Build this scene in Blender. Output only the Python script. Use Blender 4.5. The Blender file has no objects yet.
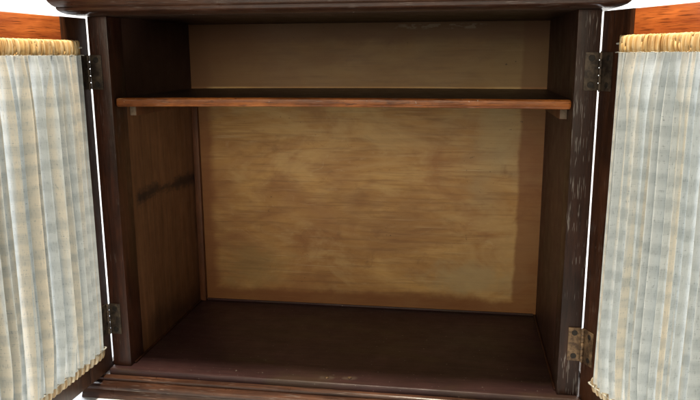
import bpy, bmesh, math, random
import numpy as np
from mathutils import Vector, Matrix
random.seed(4); rng = np.random.default_rng(7)
sc = bpy.context.scene; col = sc.collection

# ------------------------------------------------------------------ camera
W = 0.72                      # cabinet width between the outer stile edges; x right, y into the cabinet, z up
cam_d = bpy.data.cameras.new('camera'); cam = bpy.data.objects.new('camera', cam_d); col.objects.link(cam)
R_ = Vector((0.98792772, 0.15482671, -0.0052452)); U_ = Vector((-0.02624259, 0.20062748, 0.97931606)); F_ = Vector((-0.15267661, 0.96735583, -0.2022685))
m = Matrix.Identity(4)
for i in range(3):
    m[i][0] = R_[i]; m[i][1] = U_[i]; m[i][2] = -F_[i]
m.translation = (0.54169, -0.98393, 0.48449)
cam.matrix_world = m
cam_d.sensor_width = 36; cam_d.lens = 703.36/700*36; cam_d.clip_start = 0.02; cam_d.clip_end = 50
sc.camera = cam

# ------------------------------------------------------------------ world and lamps
w = bpy.data.worlds.new('World'); sc.world = w; w.use_nodes = True
bg = w.node_tree.nodes['Background']; bg.inputs[0].default_value = (0.72, 0.86, 1.0, 1); bg.inputs[1].default_value = 0.035
def area(name, loc, target, size, power, colour):
    l = bpy.data.lights.new(name, 'AREA'); l.shape = 'RECTANGLE'; l.size, l.size_y = size; l.energy = power; l.color = colour
    o = bpy.data.objects.new(name, l); col.objects.link(o); o.location = loc
    o.rotation_euler = (Vector(target)-Vector(loc)).to_track_quat('-Z', 'Y').to_euler(); return o
area('curtain_backlight_left', (-0.95, 0.75, 0.95), (-0.02, -0.2, 0.27), (0.5, 1.0), 20, (0.97, 0.98, 1.0))  # unseen lamp added to shine through the left curtain
area('curtain_backlight_right', (1.95, 0.75, 0.95), (0.85, -0.15, 0.27), (0.5, 1.0), 17, (0.97, 0.98, 1.0))  # its counterpart, added behind the right curtain
area('wall_fill', (0.36, 0.62, 1.7), (0.36, 1.2, 0.5), (2.4, 0.3), 45, (0.95, 0.98, 1.0))  # unseen lamp added behind the cabinet to whiten the wall
area('ceiling_lamp', (0.36, -0.20, 1.95), (0.36, -0.20, 0.0), (0.16, 0.16), 78, (1.0, 0.87, 0.68))
area('front_light', (0.20, -1.75, 0.76), (0.42, 0.2, 0.25), (1.3, 0.7), 18, (1.0, 0.88, 0.69))
sc.view_settings.view_transform = 'Standard'; sc.view_settings.look = 'None'; sc.view_settings.exposure = 0.0; sc.view_settings.gamma = 1
sc.render.engine = 'CYCLES'; sc.cycles.max_bounces = 6; sc.cycles.diffuse_bounces = 3; sc.cycles.transmission_bounces = 4

# ------------------------------------------------------------------ node helpers
class NT:
    def __init__(s, name):
        s.mat = bpy.data.materials.new(name); s.mat.use_nodes = True; s.t = s.mat.node_tree; s.n = s.t.nodes; s.b = s.n['Principled BSDF']; s.out = s.n['Material Output']
    def new(s, typ, **kw):
        n = s.n.new(typ)
        for k, v in kw.items(): setattr(n, k, v)
        return n
    def set(s, sock, v):
        if isinstance(v, bpy.types.NodeSocket): s.t.links.new(v, sock)
        elif isinstance(v, tuple) and len(v) == 3 and sock.type == 'RGBA': sock.default_value = (*v, 1)
        else: sock.default_value = v
    def math(s, op, a, b=0.0, c=None, clamp=False):
        n = s.new('ShaderNodeMath', operation=op, use_clamp=clamp); s.set(n.inputs[0], a); s.set(n.inputs[1], b)
        if c is not None: s.set(n.inputs[2], c)
        return n.outputs[0]
    def mix(s, f, a, b, mode='MIX'):
        n = s.new('ShaderNodeMix', data_type='RGBA', blend_type=mode); s.set(n.inputs[0], f); s.set(n.inputs[6], a); s.set(n.inputs[7], b); return n.outputs[2]
    def coord(s, which='Object'):
        return s.new('ShaderNodeTexCoord').outputs[which]
    def mapping(s, v, scale=(1, 1, 1), loc=(0, 0, 0)):
        n = s.new('ShaderNodeMapping'); s.set(n.inputs[0], v); s.set(n.inputs['Scale'], scale); s.set(n.inputs['Location'], loc); return n.outputs[0]
    def noise(s, v, scale, detail=4, rough=0.55, dist=0.0):
        n = s.new('ShaderNodeTexNoise'); s.set(n.inputs['Vector'], v); n.inputs['Scale'].default_value = scale; n.inputs['Detail'].default_value = detail
        n.inputs['Roughness'].default_value = rough; n.inputs['Distortion'].default_value = dist; return n.outputs[0]
    def ramp(s, f, *stops):
        n = s.new('ShaderNodeValToRGB'); s.set(n.inputs[0], f); e = n.color_ramp.elements
        while len(e) < len(stops): e.new(0.5)
        for el, (p, c) in zip(e, stops):
            el.position = p; el.color = (c, c, c, 1) if not isinstance(c, tuple) else (*c, 1)
        return n.outputs[0]
    def step(s, x, a, b):          # smoothstep a..b
        n = s.new('ShaderNodeMapRange', interpolation_type='SMOOTHSTEP'); s.set(n.inputs[0], x); n.inputs[1].default_value = a; n.inputs[2].default_value = b; return n.outputs[0]
    def sep(s, v):
        n = s.new('ShaderNodeSeparateXYZ'); s.set(n.inputs[0], v); return n.outputs
    def bump(s, h, strength, dist=0.001, prev=None):
        n = s.new('ShaderNodeBump'); s.set(n.inputs['Height'], h); n.inputs['Strength'].default_value = strength; n.inputs['Distance'].default_value = dist
        if prev is not None: s.t.links.new(prev, n.inputs['Normal'])
        return n.outputs[0]

AX = {'x': 0, 'y': 1, 'z': 2}
def wood(name, dark, light, axis, rough=0.38, pores=0.5, pale_pores=0.0, blotch=0.5, specks=0.0, coat=0.0, marks=None, spec=0.32):
    s = NT(name); c = s.coord()
    rnd = s.new('ShaderNodeObjectInfo').outputs['Random']
    off = s.new('ShaderNodeVectorMath', operation='ADD'); s.set(off.inputs[0], c)
    cmb = s.new('ShaderNodeCombineXYZ'); [s.set(cmb.inputs[i], s.math('MULTIPLY', rnd, k)) for i, k in enumerate((3.1, 5.3, 7.7))]
    s.set(off.inputs[1], cmb.outputs[0]); v = off.outputs[0]
    st = [1, 1, 1]; st[AX[axis]] = 0.07
    g = s.noise(s.mapping(v, tuple(x*90 for x in st)), 1, 4, 0.62, 0.6)
    st2 = [1, 1, 1]; st2[AX[axis]] = 0.035
    fine = s.noise(s.mapping(v, tuple(x*900 for x in st2)), 1, 2, 0.5)
    base = s.mix(s.ramp(g, (0.3, 0.0), (0.7, 1.0)), dark, light)
    bl = s.noise(v, 9, 4, 0.6, 0.4)
    base = s.mix(s.math('MULTIPLY', s.ramp(bl, (0.4, 1.0), (0.62, 0.0)), blotch), base, tuple(x*0.45 for x in dark))
    pm = s.ramp(fine, (0.56, 0.0), (0.66, 1.0))
    base = s.mix(s.math('MULTIPLY', pm, pores), base, tuple(x*0.3 for x in dark))
    if pale_pores:
        st3 = [1, 1, 1]; st3[AX[axis]] = 0.045
        pv = s.noise(s.mapping(v, tuple(x*980 for x in st3)), 1, 1, 0.4)
        pp = s.math('MULTIPLY', s.ramp(pv, (0.645, 0.0), (0.69, 1.0)), s.step(s.noise(v, 22, 2), 0.44, 0.60))
        base = s.mix(s.math('MULTIPLY', pp, pale_pores), base, (0.50, 0.46, 0.42))  # light caught in the pores, painted as pale dashes
    if specks:
        vo = s.noise(v, 260, 1, 0.3)
        base = s.mix(s.math('MULTIPLY', s.ramp(vo, (0.775, 0.0), (0.79, 1.0)), specks), base, (0.5, 0.46, 0.4))
    if marks: base = marks(s, c, base)
    s.set(s.b.inputs['Base Color'], base)
    rr = s.math('ADD', s.math('MULTIPLY', s.noise(v, 35, 5, 0.65), 0.35), rough-0.17); s.set(s.b.inputs['Roughness'], rr)
    s.b.inputs['Specular IOR Level'].default_value = spec
    if coat: s.b.inputs['Coat Weight'].default_value = coat; s.b.inputs['Coat Roughness'].default_value = 0.22
    b1 = s.bump(g, 0.25, 0.0008); b2 = s.bump(fine, 0.35, 0.0005, b1); b3 = s.bump(bl, 0.25, 0.003, b2)
    s.set(s.b.inputs['Normal'], b3)
    return s.mat

def seg_dist(s, c, A, B, axes):            # distance in two object axes from a segment, for a smear with its own shape
    sp = s.sep(c); ax, ay = (sp[axes[0]], sp[axes[1]])
    dx, dy = B[0]-A[0], B[1]-A[1]; L2 = dx*dx+dy*dy
    px = s.math('SUBTRACT', ax, A[0]); py = s.math('SUBTRACT', ay, A[1])
    t = s.math('DIVIDE', s.math('ADD', s.math('MULTIPLY', px, dx), s.math('MULTIPLY', py, dy)), L2, clamp=True)
    qx = s.math('SUBTRACT', px, s.math('MULTIPLY', t, dx)); qy = s.math('SUBTRACT', py, s.math('MULTIPLY', t, dy))
    return s.math('SQRT', s.math('ADD', s.math('MULTIPLY', qx, qx), s.math('MULTIPLY', qy, qy)))

DK, LT = (0.018, 0.0065, 0.0042), (0.080, 0.027, 0.0135)
def side_panel_marks(s, c, base):
    d = s.math('MINIMUM', seg_dist(s, c, (0.072, 0.258), (0.135, 0.262), (1, 2)), s.math('MINIMUM', s.math('ADD', seg_dist(s, c, (0.13, 0.260), (0.22, 0.252), (1, 2)), 0.006), seg_dist(s, c, (0.22, 0.255), (0.315, 0.250), (1, 2))))
    n = s.noise(s.mapping(c, (1, 60, 160)), 1, 4, 0.7)
    f = s.math('MULTIPLY', s.step(s.math('ADD', d, s.math('MULTIPLY', s.math('SUBTRACT', n, 0.5), 0.03)), 0.018, 0.002), 0.85)
    base = s.mix(f, base, (0.006, 0.005, 0.009))
    base = s.mix(s.math('MULTIPLY', s.step(s.sep(c)[2], 0.408, 0.412), 0.8), base, (0.034, 0.017, 0.015))  # panel tone darker above the shelf line
    d2 = seg_dist(s, c, (0.30, 0.0), (0.10, 0.03), (1, 2)); n2 = s.noise(c, 22, 4, 0.6)
    return s.mix(s.math('MULTIPLY', s.step(s.math('ADD', d2, s.math('MULTIPLY', n2, 0.08)), 0.09, 0.03), 0.6), base, (0.012, 0.007, 0.008))
def floor_marks(s, c, base):
    n = s.noise(c, 110, 3, 0.6)
    for X, Y, r in ((0.348, 0.004, 0.005), (0.383, 0.008, 0.006)):
        d = seg_dist(s, c, (X-0.007, Y), (X+0.006, Y+0.002), (0, 1)); dd = s.math('ADD', d, s.math('MULTIPLY', s.math('SUBTRACT', n, 0.5), 0.012))
        base = s.mix(s.math('MULTIPLY', s.step(dd, r+0.003, 0.001), 0.35), base, (0.16, 0.13, 0.10))
    e = s.sep(c)
    worn = s.math('MULTIPLY', s.step(s.noise(s.mapping(c, (5, 14, 1)), 1, 4, 0.6, 0.3), 0.50, 0.64), 0.35)
    return s.mix(worn, base, (0.058, 0.042, 0.020))
def edge_marks(s, c, base):
    n = s.noise(s.mapping(c, (38, 90, 260)), 1, 4, 0.7); base = s.mix(s.math('MULTIPLY', s.ramp(n, (0.58, 0.0), (0.66, 1.0)), 0.75), base, (0.055, 0.018, 0.008))
    return s.mix(s.math('MULTIPLY', s.ramp(n, (0.30, 1.0), (0.36, 0.0)), 0.6), base, (0.62, 0.36, 0.16))
M = {}
M['oak_z'] = wood('dark_oak_upright', DK, LT, 'z', 0.36, 0.6, 0.12)
M['oak_pores'] = wood('dark_oak_open_pores', (0.016, 0.0075, 0.0055), (0.050, 0.021, 0.0125), 'z', 0.42, 0.5, 0.32, 0.35, spec=0.22)
M['oak_x'] = wood('dark_oak_moulding', (0.034, 0.0145, 0.0095), (0.112, 0.049, 0.027), 'x', 0.32, 0.7, 0.25, 0.45, coat=0.15)
M['floor'] = wood('dark_bottom_board', (0.032, 0.0145, 0.0155), (0.066, 0.031, 0.030), 'x', 0.40, 0.4, 0.0, 0.4, 0.35, marks=floor_marks)
M['side'] = wood('brown_side_panel', (0.105, 0.044, 0.020), (0.21, 0.098, 0.045), 'z', 0.5, 0.4, 0.0, 0.30, marks=side_panel_marks)
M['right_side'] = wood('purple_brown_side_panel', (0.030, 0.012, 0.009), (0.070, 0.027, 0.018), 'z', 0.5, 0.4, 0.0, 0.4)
M['shelf'] = wood('dark_shelf_board', (0.022, 0.010, 0.007), (0.05, 0.024, 0.014), 'x', 0.42, 0.5, 0.0, 0.4, 0.7)
M['shelf_edge'] = wood('worn_orange_shelf_edge', (0.20, 0.055, 0.013), (0.60, 0.205, 0.050), 'x', 0.34, 0.8, 0.2, 0.75, 0.6, marks=edge_marks)
M['batten'] = wood('red_brown_batten', (0.075, 0.026, 0.011), (0.17, 0.062, 0.024), 'z', 0.5, 0.5, 0.0, 0.5)
M['cleat'] = wood('pale_bare_cleat', (0.15, 0.105, 0.07), (0.27, 0.20, 0.14), 'y', 0.7, 0.4, 0.0, 0.3)
M['rail'] = wood('orange_oak_rail', (0.25, 0.050, 0.011), (0.56, 0.150, 0.032), 'x', 0.36, 0.8, 0.0, 0.3)
M['door_shaded'] = wood('shaded_door_oak', (0.020, 0.008, 0.0045), (0.075, 0.027, 0.011), 'z', 0.36, 0.55, 0.15, 0.4)  # same orange wood as the rail, with shade put into its colour

def back_panel_mat():
    s = NT('stained_plywood_back'); c = s.coord(); e = s.sep(c); X, Z = e[0], e[2]
    warp = s.noise(c, 5, 4, 0.6); n1 = s.noise(s.mapping(c, (4, 1, 12)), 1, 6, 0.62, 1.6); n2 = s.noise(s.mapping(c, (7, 1, 9), (3, 0, 1)), 1, 4, 0.6, 0.8)
    wv = s.new('ShaderNodeTexWave', wave_type='RINGS', rings_direction='Y', wave_profile='SIN')
    s.set(wv.inputs['Vector'], s.mapping(c, (2.2, 1, 7.5), (-1.05, 0, -1.55))); wv.inputs['Scale'].default_value = 2.4; wv.inputs['Distortion'].default_value = 5.5; wv.inputs['Detail'].default_value = 3; wv.inputs['Detail Scale'].default_value = 1.2
    base = s.mix(s.ramp(n1, (0.30, 0.0), (0.70, 1.0)), (0.31, 0.150, 0.045), (0.50, 0.290, 0.098))
    base = s.mix(s.math('MULTIPLY', s.ramp(wv.outputs[0], (0.35, 0.0), (0.95, 1.0)), 0.13), base, (0.50, 0.34, 0.17))
    base = s.mix(s.math('MULTIPLY', s.ramp(n2, (0.46, 0.0), (0.66, 1.0)), 0.6), base, (0.27, 0.115, 0.040))
    base = s.mix(s.math('MULTIPLY', s.ramp(s.noise(s.mapping(c, (3, 1, 4), (9, 2, 4)), 1, 4, 0.65), (0.52, 0.0), (0.68, 1.0)), 0.45), base, (0.30, 0.27, 0.17))
    gl = s.noise(s.mapping(c, (9, 1, 190)), 1, 3, 0.6, 0.5); base = s.mix(s.math('MULTIPLY', s.ramp(gl, (0.50, 0.0), (0.66, 1.0)), 0.42), base, (0.18, 0.085, 0.032))
    sc_ = s.noise(s.mapping(c, (16, 1, 34), (2, 0, 7)), 1, 6, 0.72, 1.2); base = s.mix(s.math('MULTIPLY', s.ramp(sc_, (0.55, 0.0), (0.72, 1.0)), 0.45), base, (0.16, 0.075, 0.03))
    base = s.mix(s.math('MULTIPLY', s.ramp(sc_, (0.28, 1.0), (0.40, 0.0)), 0.35), base, (0.55, 0.40, 0.22))
    cl_ = s.noise(s.mapping(c, (5, 1, 13), (8.3, 3, 6)), 1, 5, 0.6, 0.6); base = s.mix(s.math('MULTIPLY', s.ramp(cl_, (0.52, 0.0), (0.62, 1.0)), 0.38), base, (0.56, 0.385, 0.165))
    base = s.mix(s.math('MULTIPLY', s.ramp(cl_, (0.36, 1.0), (0.47, 0.0)), 0.45), base, (0.215, 0.095, 0.034))
    for rot, k in ((0.35, 61), (-0.9, 17), (1.3, 33)):
        mp = s.new('ShaderNodeMapping'); s.set(mp.inputs[0], c); mp.inputs['Rotation'].default_value = (0, rot, 0); mp.inputs['Scale'].default_value = (7, 1, 520); mp.inputs['Location'].default_value = (k, 0, k)
        base = s.mix(s.math('MULTIPLY', s.ramp(s.noise(mp.outputs[0], 1, 2, 0.5), (0.72, 0.0), (0.76, 1.0)), 0.55), base, (0.55, 0.40, 0.22) if rot > 0 else (0.10, 0.05, 0.022))
    # pale scraped patches, low right and high right
    def patch(cx, cz, rx, rz, colr, k):
        a = s.math('DIVIDE', s.math('SUBTRACT', X, cx), rx); b = s.math('DIVIDE', s.math('SUBTRACT', Z, cz), rz)
        d = s.math('SQRT', s.math('ADD', s.math('MULTIPLY', a, a), s.math('MULTIPLY', b, b)))
        d = s.math('ADD', d, s.math('MULTIPLY', s.math('SUBTRACT', s.noise(c, 26, 5, 0.65), 0.5), 2.2))
        return s.mix(s.math('MULTIPLY', s.step(d, 1.25, 0.35), k), base, colr)
    base = patch(0.565, 0.065, 0.095, 0.034, (0.37, 0.29, 0.155), 0.5)
    base = patch(0.615, 0.345, 0.045, 0.07, (0.40, 0.30, 0.15), 0.45)
    base = patch(0.14, 0.075, 0.07, 0.05, (0.25, 0.17, 0.065), 0.45)
    # darker red stain that creeps in from the framed edges
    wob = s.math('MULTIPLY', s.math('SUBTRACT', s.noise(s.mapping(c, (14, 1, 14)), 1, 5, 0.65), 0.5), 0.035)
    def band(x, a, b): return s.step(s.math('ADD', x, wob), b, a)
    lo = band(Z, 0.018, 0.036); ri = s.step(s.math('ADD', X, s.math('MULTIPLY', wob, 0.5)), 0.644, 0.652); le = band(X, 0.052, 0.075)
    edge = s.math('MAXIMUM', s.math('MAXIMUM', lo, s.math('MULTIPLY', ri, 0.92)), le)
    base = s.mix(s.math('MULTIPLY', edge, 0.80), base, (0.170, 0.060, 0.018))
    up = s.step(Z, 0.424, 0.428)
    base = s.mix(s.math('MULTIPLY', up, 0.70), base, (0.140, 0.080, 0.030))  # back mixed to a darker brown above the shelf
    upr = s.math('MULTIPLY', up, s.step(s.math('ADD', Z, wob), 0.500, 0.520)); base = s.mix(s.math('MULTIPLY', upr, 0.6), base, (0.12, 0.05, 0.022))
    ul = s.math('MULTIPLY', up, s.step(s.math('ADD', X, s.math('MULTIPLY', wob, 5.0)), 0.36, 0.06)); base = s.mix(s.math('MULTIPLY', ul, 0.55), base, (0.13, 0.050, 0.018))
    ch = s.math('MULTIPLY', s.math('MULTIPLY', s.step(s.math('ABSOLUTE', s.math('SUBTRACT', Z, 0.5335)), 0.0055, 0.003), s.step(s.math('ABSOLUTE', s.math('SUBTRACT', X, 0.50)), 0.09, 0.06)), s.step(s.noise(s.mapping(c, (60, 1, 160)), 1, 3), 0.50, 0.56))
    base = s.mix(s.math('MULTIPLY', ch, 0.4), base, (0.36, 0.31, 0.23))
    # small knots and ink-dark flecks
    fl = s.noise(s.mapping(c, (130, 1, 210)), 1, 2, 0.5); fm = s.math('MULTIPLY', s.ramp(fl, (0.70, 0.0), (0.75, 1.0)), s.step(s.noise(c, 9, 2, 0.5), 0.54, 0.64))
    base = s.mix(s.math('MULTIPLY', fm, 0.7), base, (0.05, 0.03, 0.018))
    s.set(s.b.inputs['Base Color'], base); s.set(s.b.inputs['Roughness'], s.math('ADD', s.math('MULTIPLY', warp, 0.3), 0.40)); s.b.inputs['Specular IOR Level'].default_value = 0.3
    g = s.noise(s.mapping(c, (25, 1, 420)), 1, 4, 0.6)
    s.set(s.b.inputs['Normal'], s.bump(g, 0.2, 0.0006, s.bump(n1, 0.2, 0.002)))
    return s.mat
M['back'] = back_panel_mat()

def metal(name, colr, dirt, rough, metallic=0.85):
    s = NT(name); c = s.coord(); n = s.noise(c, 170, 5, 0.65); n2 = s.noise(c, 60, 4)
    s.set(s.b.inputs['Base Color'], s.mix(s.ramp(s.math('MULTIPLY', s.math('ADD', n, n2), 0.5), (0.42, 0.0), (0.60, 1.0)), dirt, colr))
    s.b.inputs['Metallic'].default_value = metallic; s.b.inputs['Roughness'].default_value = rough
    s.set(s.b.inputs['Normal'], s.bump(n, 0.35, 0.0006)); return s.mat
M['brass'] = metal('aged_brass', (0.24, 0.155, 0.085), (0.07, 0.042, 0.024), 0.5, 0.5)
M['bronze'] = metal('blackened_bronze', (0.085, 0.062, 0.042), (0.022, 0.015, 0.011), 0.5, 0.5)
M['screw'] = metal('dark_screw', (0.03, 0.024, 0.018), (0.010, 0.008, 0.007), 0.55, 0.5)
M['wire'] = metal('pale_coated_wire', (0.62, 0.62, 0.56), (0.45, 0.45, 0.40), 0.45, 0.1)

def fabric_mat(name, white, grey, cream, band_tint, transl, ck=0.0145):
    s = NT(name); uv = s.coord('UV'); e = s.sep(uv); u, v = e[0], e[1]
    def stripes(x, per, duty, seed):
        w_ = s.math('ADD', x, s.math('MULTIPLY', s.noise(s.mapping(uv, (3, 3, 1), (seed, 0, 0)), 1, 2), 0.004))
        f = s.math('FRACT', s.math('DIVIDE', w_, per)); t = s.math('ABSOLUTE', s.math('SUBTRACT', f, 0.5))
        return s.step(t, duty*0.5+0.10, duty*0.5-0.10)
    a = stripes(u, ck*1.9, 0.5, 1); b = stripes(v, ck*1.9, 0.5, 4)
    chk = s.math('ADD', s.math('MULTIPLY', a, 0.08), s.math('MULTIPLY', b, s.math('MULTIPLY', s.step(s.noise(s.mapping(uv, (26, 22, 1)), 1, 3, 0.6), 0.25, 0.65), 0.38)))
    slub_h = s.noise(s.mapping(uv, (150, 1700, 1)), 1, 2, 0.6); slub_v = s.noise(s.mapping(uv, (1700, 120, 1)), 1, 2, 0.6)
    sl = s.math('MULTIPLY', s.math('ADD', slub_h, slub_v), 0.5)
    chk2 = s.math('MULTIPLY', chk, s.math('ADD', 0.15, s.math('MULTIPLY', sl, 1.7)), clamp=True)
    base = s.mix(s.step(s.noise(s.mapping(uv, (75, 1.0, 1)), 1, 3, 0.6), 0.48, 0.60), white, tuple(0.15*x+0.85*y for x, y in zip(white, cream)))  # cream streaks paint warm light on the folds into the cloth
    base = s.mix(chk2, base, grey)
    base = s.mix(s.step(sl, 0.54, 0.70), base, tuple(x*0.85 for x in grey))
    if band_tint: base = s.mix(s.math('MULTIPLY', a, 0.75), base, band_tint)
    d = s.new('ShaderNodeBsdfDiffuse'); tr = s.new('ShaderNodeBsdfTranslucent'); mx = s.new('ShaderNodeMixShader')
    nb = s.bump(sl, 0.35, 0.0006); s.set(d.inputs['Normal'], nb); s.set(tr.inputs['Normal'], nb)
    s.set(d.inputs['Color'], base); s.set(tr.inputs['Color'], base); mx.inputs[0].default_value = transl
    s.t.links.new(d.outputs[0], mx.inputs[1]); s.t.links.new(tr.outputs[0], mx.inputs[2]); s.t.links.new(mx.outputs[0], s.out.inputs[0])
    return s.mat
M['voile'] = fabric_mat('checked_cotton_voile', (0.75, 0.80, 0.82), (0.37, 0.43, 0.455), (0.86, 0.79, 0.66), None, 0.30)
M['voile_band'] = fabric_mat('lamplit_double_cotton', (0.86, 0.68, 0.40), (0.68, 0.47, 0.22), (0.86, 0.61, 0.27), (0.60, 0.36, 0.13), 0.3)  # tan doubled cloth with warm lamplight mixed into its colour

M['voile_hem'] = fabric_mat('striped_hem_cotton', (0.76, 0.68, 0.52), (0.60, 0.50, 0.36), (0.72, 0.60, 0.42), (0.36, 0.23, 0.11), 0.30)
def plain(name, colr, rough, scale, amt):
    s = NT(name); c = s.coord(); n = s.noise(c, scale, 6, 0.6)
    s.set(s.b.inputs['Base Color'], s.mix(n, tuple(x*(1-amt) for x in colr), colr)); s.b.inputs['Roughness'].default_value = rough
    s.set(s.b.inputs['Normal'], s.bump(s.noise(c, scale*12, 4), 0.15, 0.001)); return s.mat
M['wall'] = plain('white_painted_wall', (0.80, 0.81, 0.82), 0.85, 4, 0.05)
M['table'] = plain('white_tabletop', (0.74, 0.79, 0.86), 0.5, 8, 0.06)

# ------------------------------------------------------------------ mesh helpers
def link(name, me, mat, parent=None, loc=None):
    o = bpy.data.objects.new(name, me); col.objects.link(o)
    if mat is not None: me.materials.clear(); me.materials.append(mat)
    if parent is not None:
        o.parent = parent
        if loc is None: o.location = -Vector(parent.get('origin', (0, 0, 0)))
    if loc is not None: o.location = loc
    return o
def empty(name, loc, rz=0, parent=None, origin=None):
    o = bpy.data.objects.new(name, None); col.objects.link(o); o.location = loc; o.rotation_euler.z = rz; o.empty_display_size = 0.02
    if parent is not None: o.parent = parent
    return o
def box_mesh(x0, x1, y0, y1, z0, z1, bev=0.0012, seg=2, bow=None, nx=1):
    bm = bmesh.new(); bmesh.ops.create_cube(bm, size=1)
    for v in bm.verts: v.co = ((x0+x1)/2+v.co.x*(x1-x0), (y0+y1)/2+v.co.y*(y1-y0), (z0+z1)/2+v.co.z*(z1-z0))
    if bev: bmesh.ops.bevel(bm, geom=bm.edges[:], offset=bev, segments=seg, profile=0.6, affect='EDGES')
    if bow:
        es = [e for e in bm.edges if abs((e.verts[0].co-e.verts[1].co).x) > 0.9*(x1-x0-2.5*bev)]
        bmesh.ops.subdivide_edges(bm, edges=es, cuts=nx, use_grid_fill=True)
        for v in bm.verts:
            t = (v.co.x-x0)/(x1-x0); v.co.z += bow*4*t*(1-t)
    return finish(bm)
def finish(bm, smooth=True):
    bmesh.ops.recalc_face_normals(bm, faces=bm.faces[:])
    me = bpy.data.meshes.new('m'); bm.to_mesh(me); bm.free()
    if smooth:
        for p in me.polygons: p.use_smooth = True
        me.set_sharp_from_angle(angle=math.radians(38))
    return me
def moulding_mesh(prof, x0, x1, y0, y1):
    """profile (outward, z) swept along left return, front and right return with mitres; closed back."""
    bm = bmesh.new(); rings = []
    for (cx, cy, sx, sy) in ((x0, y1, -1, 0), (x0, y0, -1, -1), (x1, y0, 1, -1), (x1, y1, 1, 0)):
        rings.append([bm.verts.new((cx+sx*o, cy+sy*o, z)) for o, z in prof])
    for a, b in zip(rings, rings[1:]):
        for i in range(len(prof)):
            j = (i+1) % len(prof); bm.faces.new((a[i], a[j], b[j], b[i]))
    bm.faces.new(rings[0]); bm.faces.new(rings[-1])
    return finish(bm)
def cyl_mesh(p, r, z0, z1, n=20, bev=0.0):
    bm = bmesh.new(); rings = []
    for z, rr in ((z0, r-bev), (z0+bev, r), (z1-bev, r), (z1, r-bev)):
        rings.append([bm.verts.new((p[0]+rr*math.cos(2*math.pi*k/n), p[1]+rr*math.sin(2*math.pi*k/n), z)) for k in range(n)])
    for a, b in zip(rings, rings[1:]):
        for k in range(n): bm.faces.new((a[k], a[(k+1) % n], b[(k+1) % n], b[k]))
    bm.faces.new(rings[0]); bm.faces.new(rings[-1]); return finish(bm)
def tube_mesh(pts, r, n=8):
    bm = bmesh.new(); rings = []; pts = [Vector(p) for p in pts]
    for i, p in enumerate(pts):
        d = (pts[min(i+1, len(pts)-1)]-pts[max(i-1, 0)]).normalized(); a = d.orthogonal().normalized() if abs(d.z) > 0.9 else d.cross(Vector((0, 0, 1))).normalized(); b = d.cross(a)
        rings.append([bm.verts.new(p+r*(a*math.cos(2*math.pi*k/n)+b*math.sin(2*math.pi*k/n))) for k in range(n)])
    for a, b in zip(rings, rings[1:]):
        for k in range(n): bm.faces.new((a[k], a[(k+1) % n], b[(k+1) % n], b[k]))
    bm.faces.new(rings[0]); bm.faces.new(rings[-1]); return finish(bm)
def grid_mesh(P, UV):
    nv, nu = P.shape[:2]; idx = np.arange(nv*nu).reshape(nv, nu)
    f = np.stack([idx[:-1, :-1], idx[:-1, 1:], idx[1:, 1:], idx[1:, :-1]], -1).reshape(-1, 4)
    me = bpy.data.meshes.new('m'); me.from_pydata(P.reshape(-1, 3).tolist(), [], f.tolist())
    ul = me.uv_layers.new(name='UVMap'); uvf = UV.reshape(-1, 2)[f.reshape(-1)]; ul.data.foreach_set('uv', uvf.astype(np.float32).ravel())
    for p in me.polygons: p.use_smooth = True
    return me

# ------------------------------------------------------------------ setting: wall behind, white top below
ZB = -0.044                                   # underside of the cabinet
t = link('tabletop', box_mesh(-1.6, 2.4, -0.62, 1.1, ZB-0.0405, ZB-0.0005, 0.003), M['table']); t['kind'] = 'structure'; t['label'] = 'white tabletop under the cabinet'
t = link('wall', box_mesh(-2.6, 3.4, 1.1005, 1.2, ZB-0.04, 2.6, 0), M['wall']); t['kind'] = 'structure'; t['label'] = 'bright white wall behind the cabinet'

# ------------------------------------------------------------------ cabinet carcass
D = 0.32; w_ = 0.0300; a = 0.0310; ZT = 0.541
O = (W/2, D/2, ZB)
cab = empty('cabinet', O); cab['origin'] = O
cab['label'] = 'dark oak cabinet with both doors swung open, one shelf and a bare plywood back'; cab['category'] = 'cabinet'
def part(name, me, mat, parent=cab):
    o = link(name, me, M[mat]); o.parent = parent
    if parent is cab: o.location = -Vector(O)
    return o
FL = -0.003
part('stile', box_mesh(0, w_, 0, 0.046, FL, ZT, 0.0014), 'oak_z')
part('stile', box_mesh(W-w_, W, 0, 0.046, FL, ZT, 0.0014), 'oak_pores')
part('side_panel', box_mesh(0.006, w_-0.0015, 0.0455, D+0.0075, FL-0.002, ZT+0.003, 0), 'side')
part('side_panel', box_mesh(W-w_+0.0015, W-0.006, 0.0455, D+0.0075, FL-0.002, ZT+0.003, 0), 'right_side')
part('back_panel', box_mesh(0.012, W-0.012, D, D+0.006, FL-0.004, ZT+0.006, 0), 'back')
part('top_board', box_mesh(0.001, W-0.001, 0.001, D+0.012, ZT+0.0003, ZT+0.022, 0), 'shelf')
part('corner_batten', box_mesh(w_-0.0010, w_+0.011, D-0.010, D-0.0005, FL+0.0005, 0.4085, 0.0015), 'batten')
bb = part('bottom_board', box_mesh(-0.002, W+0.002, -0.012, D+0.012, FL-0.016, FL-0.0003, 0.003, 3), 'floor')
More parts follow.
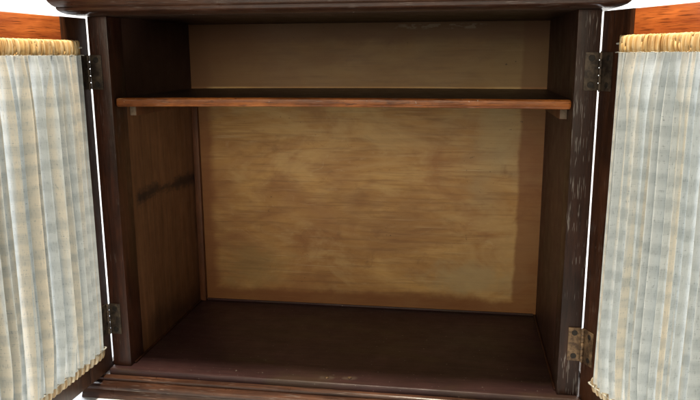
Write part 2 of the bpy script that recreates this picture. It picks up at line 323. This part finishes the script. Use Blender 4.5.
# thin dusty fillets where the sides meet the bottom
part('fillet', box_mesh(w_-0.0010, w_+0.0028, 0.012, D-0.011, FL, FL+0.003, 0.0012), 'oak_z')
part('fillet', box_mesh(W-w_-0.0028, W-w_+0.0010, 0.012, D-0.001, FL, FL+0.003, 0.0012), 'oak_z')
part('fillet', box_mesh(w_+0.0115, W-w_-0.0030, D-0.0042, D-0.0003, FL, FL+0.0042, 0.0014), 'floor')
cor = [(-0.02, 0.0), (0.010, 0.0), (0.019, 0.0012), (0.0245, 0.0035), (0.028, 0.0065), (0.0295, 0.0095), (0.0290, 0.0104), (0.0305, 0.0112), (0.0330, 0.0130), (0.0362, 0.0170),
       (0.0382, 0.0210), (0.0386, 0.0245), (0.0378, 0.0256), (0.0405, 0.0262), (0.0412, 0.0290), (0.0440, 0.036), (0.050, 0.044), (0.056, 0.049), (0.058, 0.053), (0.058, 0.060), (-0.02, 0.060)]
part('cornice', moulding_mesh([(o, ZT+0.0008+z) for o, z in cor], -0.0005, W+0.0005, -0.0005, D+0.01), 'oak_x')
base = [(-0.03, -0.0195), (0.012, -0.0195), (0.013, -0.0125), (0.0165, -0.0110), (0.0205, -0.0118), (0.0228, -0.0142), (0.0230, -0.0172), (0.0222, -0.0185), (0.0250, -0.0192), (0.0292, -0.0203), (0.0325, -0.0228), (0.0335, -0.0262), (0.0325, -0.0292), (0.0300, -0.0305), (0.0320, -0.0330), (0.0335, -0.0440), (-0.03, -0.0440)]
part('base_moulding', moulding_mesh(base, -0.0065, W+0.0065, -0.0005, D+0.01), 'oak_x')

for X, Y in ((0.348, 0.0045), (0.383, 0.0085)):          # stubs of an old catch
    part('catch_stub', cyl_mesh((X, Y), 0.0032, FL-0.0006, FL+0.0016, 14, 0.0009), 'brass')
# shelf with worn light edge, on two cleats
sh = part('shelf', box_mesh(w_-0.0012, W-w_+0.0012, 0.0205, D-0.0005, 0.4102, 0.4226, 0.0008, 1, bow=0.0015, nx=24), 'shelf')
eb = link('edge_strip', box_mesh(w_+0.0006, W-w_-0.0006, 0.0085, 0.0202, 0.4098, 0.4230, 0.0045, 4, bow=0.0015, nx=24), M['shelf_edge']); eb.parent = sh
cl = part('shelf_cleat', box_mesh(w_-0.0012, w_+0.0095, 0.058, D-0.012, 0.3925, 0.4100, 0.0010), 'batten')
e_ = link('end_grain', box_mesh(w_-0.0008, w_+0.0088, 0.0568, 0.0585, 0.3932, 0.4096, 0.0006), M['cleat']); e_.parent = cl
cl = part('shelf_cleat', box_mesh(W-w_-0.0095, W-w_+0.0012, 0.058, D-0.004, 0.3925, 0.4100, 0.0010), 'batten')
e_ = link('end_grain', box_mesh(W-w_-0.0088, W-w_+0.0008, 0.0568, 0.0585, 0.3932, 0.4096, 0.0006), M['cleat']); e_.parent = cl

# ------------------------------------------------------------------ doors
T = 0.020; DW = 0.352; SW = 0.052; Z0, Z1 = -0.0085, 0.5385
# door-local: +x from hinge to free edge, inner face at y = 0, door body on the far side of the inner face
doors = {}
for side, hx, ang, lab in ((-1, -0.0043, 92, 'left door, standing square out from the cabinet'), (1, W+0.006, 114, 'right door, opened wider than the other')):
    th = math.radians(ang)
    d = Vector((math.cos(th), -math.sin(th), 0)) if side < 0 else Vector((-math.cos(th), -math.sin(th), 0))
    rz = math.atan2(d.y, d.x); inn = 1 if side < 0 else -1      # +y local points inside for the left door, -y for the right
    def yb(y0, y1): return (y0, y1) if inn > 0 else (-y1, -y0)
    dr = empty('door', Vector((hx, -0.008, 0))-Vector(O), rz, cab); dr['label'] = lab
    L0 = -0.0125 if side < 0 else -0.0106; y0, y1 = yb(-T, 0)
    link('stile', box_mesh(L0, SW, y0, y1, Z0, Z1, 0.0015), M['door_shaded'], dr, (0, 0, 0))
    link('stile', box_mesh(DW-SW, DW, y0, y1, Z0, Z1, 0.0015), M['door_shaded'], dr, (0, 0, 0))
    link('rail', box_mesh(SW+0.0004, DW-SW-0.0004, *yb(-T+0.001, -0.0006), Z1-0.058, Z1-0.0004, 0.0012), M['rail'], dr, (0, 0, 0))
    link('rail', box_mesh(SW+0.0004, DW-SW-0.0004, *yb(-T+0.001, -0.0006), Z0+0.0004, Z0+0.055, 0.0012), M['door_shaded'], dr, (0, 0, 0))
    doors[side] = (Vector((hx, -0.008, 0)), rz, inn, d)

# ------------------------------------------------------------------ hinges
def hinge(side, zc, mat, lab):
    H, rz, inn, d = doors[side]; e = 0.0 if side < 0 else W; sg = 1 if side < 0 else -1    # sg: towards the cabinet middle
    hx = e-sg*0.0010; pin = (hx, -0.0046)
    hg = part('hinge', cyl_mesh(pin, 0.0013, zc-0.0262, zc+0.0262, 12, 0.0004), mat); hg['label'] = lab
    def sub(name, me, mm=mat):
        o = link(name, me, M[mm]); o.parent = hg; return o
    z0, z1 = zc-0.025, zc+0.025; n = 5; h = (z1-z0)/n
    for k in range(n): sub('knuckle', cyl_mesh(pin, 0.0027, z0+k*h+0.0006, z0+(k+1)*h-0.0006, 14, 0.0003))
    x0, x1 = sorted((e+sg*0.0005, e+sg*0.0185)); sub('leaf', box_mesh(x0, x1, -0.0020, -0.0002, z0, z1, 0.0005))
    for dz in (-0.0175, 0.0175):
        me = cyl_mesh((0, 0), 0.0042, 0, 0.0009, 18, 0.0003)
        me.transform(Matrix.Translation((e+sg*0.0100, -0.0019, zc+dz)) @ Matrix.Rotation(math.pi/2, 4, 'X')); sub('screw', me, 'screw')
    # leaf on the door's inner face
    y = (0.0002, 0.0018) if inn > 0 else (-0.0018, -0.0002)
    me = box_mesh(-0.0045, 0.0165, *y, z0, z1, 0.0005); me.transform(Matrix.Translation(H) @ Matrix.Rotation(rz, 4, 'Z')); sub('leaf', me)
    for dz in (-0.0175, 0.0175):
        me = cyl_mesh((0, 0), 0.0038, 0, 0.0008, 18, 0.0003)
        me.transform(Matrix.Translation(H) @ Matrix.Rotation(rz, 4, 'Z') @ Matrix.Translation((0.0085, inn*0.0018, zc+dz)) @ Matrix.Rotation(-inn*math.pi/2, 4, 'X')); sub('screw', me, 'screw')
hinge(-1, 0.461, 'bronze', 'blackened upper left hinge'); hinge(-1, 0.077, 'bronze', 'blackened lower left hinge')
hinge(1, 0.461, 'bronze', 'blackened upper right hinge with a bare patch'); hinge(1, 0.077, 'brass', 'brassy lower right hinge with two dark screws')

# ------------------------------------------------------------------ curtains
def sm_noise(x, seed, n=60, lo=0.0, hi=0.36):
    r = np.random.default_rng(seed).uniform(-1, 1, n+1); t = (x-lo)/(hi-lo)*n; i = np.clip(np.floor(t).astype(int), 0, n-1); f = np.clip(t-i, 0, 1); f = f*f*(3-2*f)
    return r[i]*(1-f)+r[i+1]*f
def curtain(side, s_top, s_bot, label, seed):
    H, rz, inn, d = doors[side]
    cu = empty('curtain', H+Vector((0, 0, Z0)), rz); cu['label'] = label; cu['category'] = 'curtain'; cu['group'] = 'curtains on the cabinet doors'
    LZ = -Z0; END = 0.343; ZH0, ZH1 = 0.4855, 0.507; ZM0 = 0.0365; ZE = 0.0215
    NU = 760; q = np.linspace(0, 1, NU)
    def lpos(z): s0 = s_bot+(s_top-s_bot)*(z-ZE)/(ZH1-ZE); return s0, END
    # pleat phase: irregular widths
    wdt = (0.0185 if side < 0 else 0.0172)*(1+0.36*sm_noise(q*0.36, seed, 14)); ph = np.cumsum(1/wdt)*(0.33/NU); ph -= ph[0]
    ph2 = ph*2.6+0.9*sm_noise(q*0.36, seed+1, 50)
    def pleat(p, k): return np.abs(np.sin(np.pi*p))**k
    uarc = np.cumsum(np.r_[0, np.hypot(np.diff(q)*0.33, np.diff(0.010*pleat(ph, 0.75)))])
    edge = np.clip(np.minimum(q, 1-q)/0.02, 0, 1)
    ripple_amp = 0.75+0.35*sm_noise(q*0.36, seed+5, 20)
    # drape
    NV = 150; P = np.zeros((NV, NU, 3)); UV = np.zeros((NV, NU, 2))
    for j, z in enumerate(np.linspace(ZM0, ZH0, NV)):
        t_ = (z-ZM0)/(ZH0-ZM0); s0, s1 = lpos(z)
        top = np.clip((t_-0.80)/0.20, 0, 1)**1.6; bot = np.clip((0.18-t_)/0.18, 0, 1)**1.6
        drift = 0.14*sm_noise(q*0.36, seed+2, 9)*(0.55-t_)+0.05*np.sin(2.3*t_*3+seed+4*q)
        env = 0.22+0.78*np.clip(q/(0.11 if side < 0 else 0.13), 0, 1)**1.5; big = (0.5-0.5*np.cos(2*np.pi*(ph+drift)))**2.0*env; small = pleat(ph2, 0.9)
        off = 0.0030+ripple_amp*(0.0200*big*(1-0.45*max(top, bot)))+0.0030*small*top+0.0016*small*bot+0.0009*pleat(ph2*0.7+t_*0.8, 1.0)
        off = off*(0.25+0.75*edge)
        lat = 0.0052*np.sin(2*np.pi*(ph+drift)+0.6)*(1-0.7*top)*ripple_amp+0.0050*sm_noise(q*0.36, seed+3, 6)*(0.5-t_)
        lat *= edge*env
        P[j, :, 0] = s0+(s1-s0)*q+lat; P[j, :, 1] = inn*off; P[j, :, 2] = z
        UV[j, :, 0] = uarc; UV[j, :, 1] = z+0.0015*np.sin(ph*3)
    link('drape', grid_mesh(P, UV), M['voile'], cu, (0, 0, LZ))
    # gathered header: a puffed casing over the rod, pinched along the stitching
    NV = 26; P = np.zeros((NV, NU, 3)); UV = np.zeros((NV, NU, 2)); p3 = ph*3.9+1.8*sm_noise(q*0.36, seed+7, 70); amp3 = 0.7+0.5*np.abs(sm_noise(q*0.36, seed+8, 90))
    for j in range(NV):
        t_ = j/(NV-1); s0, s1 = lpos(ZH1); ang = math.pi*(t_*1.22-0.10)
        bul = max(0.0, math.sin(min(ang, math.pi)))**0.35 if ang > 0 else 0
        off = 0.0022+0.0022*bul+0.0042*pleat(p3+0.10*np.sin(5*t_+ph), 1.1)*amp3*(0.45+0.55*bul)+0.0016*pleat(p3*2.3+0.3*t_, 1)*bul
        off = off*(0.30+0.70*np.clip(q/0.05, 0, 1))
        ztop = ZH1+0.0022*(pleat(p3, 1.0)-0.5)*amp3*edge
        zz = ZH0-0.0012*pleat(p3, 1)+(ztop-ZH0)*(0.5-0.5*math.cos(math.pi*t_))
        if t_ > 0.82: off = off*(1-0.5*(t_-0.82)/0.18)
        P[j, :, 0] = s0+(s1-s0)*q+0.0009*np.sin(2*np.pi*p3+1.2*t_)*edge; P[j, :, 1] = inn*off; P[j, :, 2] = zz
        UV[j, :, 0] = uarc*1.6; UV[j, :, 1] = 0.6+0.004*t_
    hd = link('header', grid_mesh(P, UV), M['voile_band'], cu, (0, 0, LZ))
    th = tube_mesh([((lpos(ZH0)[0]-0.001)+(END-lpos(ZH0)[0])*x, inn*(0.0030+0.0072*float(np.interp(x, q, pleat(p3, 0.8)*0.33+0.28))), ZH0+0.0004*math.sin(90*x)) for x in np.linspace(0, 1, 260)], 0.0006, 6)
    link('stitching', th, M['wire'], hd, (0, 0, 0))
    # hem casing
    NV = 18; P = np.zeros((NV, NU, 3)); UV = np.zeros((NV, NU, 2))
    for j in range(NV):
        t_ = j/(NV-1); s0, s1 = lpos(ZE); s0 -= 0.0035*math.sin(math.pi*t_); bul = math.sin(math.pi*(0.08+0.90*t_))
        off = (0.0018+0.0012*bul**0.4+0.0017*pleat(ph*1.5+0.2, 0.9)+0.0006*pleat(p3, 1))*(0.55+0.45*edge)
        zl = ZE-0.0007*pleat(ph*1.5+0.2, 1.0); zu = ZM0+0.0012*pleat(ph*1.5+0.2, 1.0)
        P[j, :, 0] = s0+(s1-s0)*q+0.0005*np.sin(2*np.pi*ph*1.5)*edge; P[j, :, 1] = inn*off; P[j, :, 2] = zl+(zu-zl)*t_+0.004*np.exp(-q/0.018)*(1 if side > 0 else 0.2)
        UV[j, :, 0] = uarc*1.3; UV[j, :, 1] = 0.30+0.006*t_
    link('hem', grid_mesh(P, UV), M['voile_hem'], cu, (0, 0, LZ))
    for zr, x0 in ((0.4965, s_top-0.0035), (0.0345 if side < 0 else 0.030, s_bot-0.0075)):
        me = tube_mesh([(x0, inn*0.0002, zr), (x0+0.0008, inn*0.0032, zr), (x0+0.004, inn*0.0042, zr), (0.17, inn*0.0042, zr-0.0008), (END-0.003, inn*0.0042, zr), (END+0.003, inn*0.0032, zr), (END+0.004, inn*0.0002, zr)], 0.0011)
        link('rod', me, M['wire'], cu, (0, 0, LZ))
curtain(-1, 0.0135, 0.0155, 'gathered pale checked cotton curtain on the left door, squarely open', 11)
curtain(1, 0.0290, 0.0225, 'gathered pale checked cotton curtain on the wider opened right door', 31)
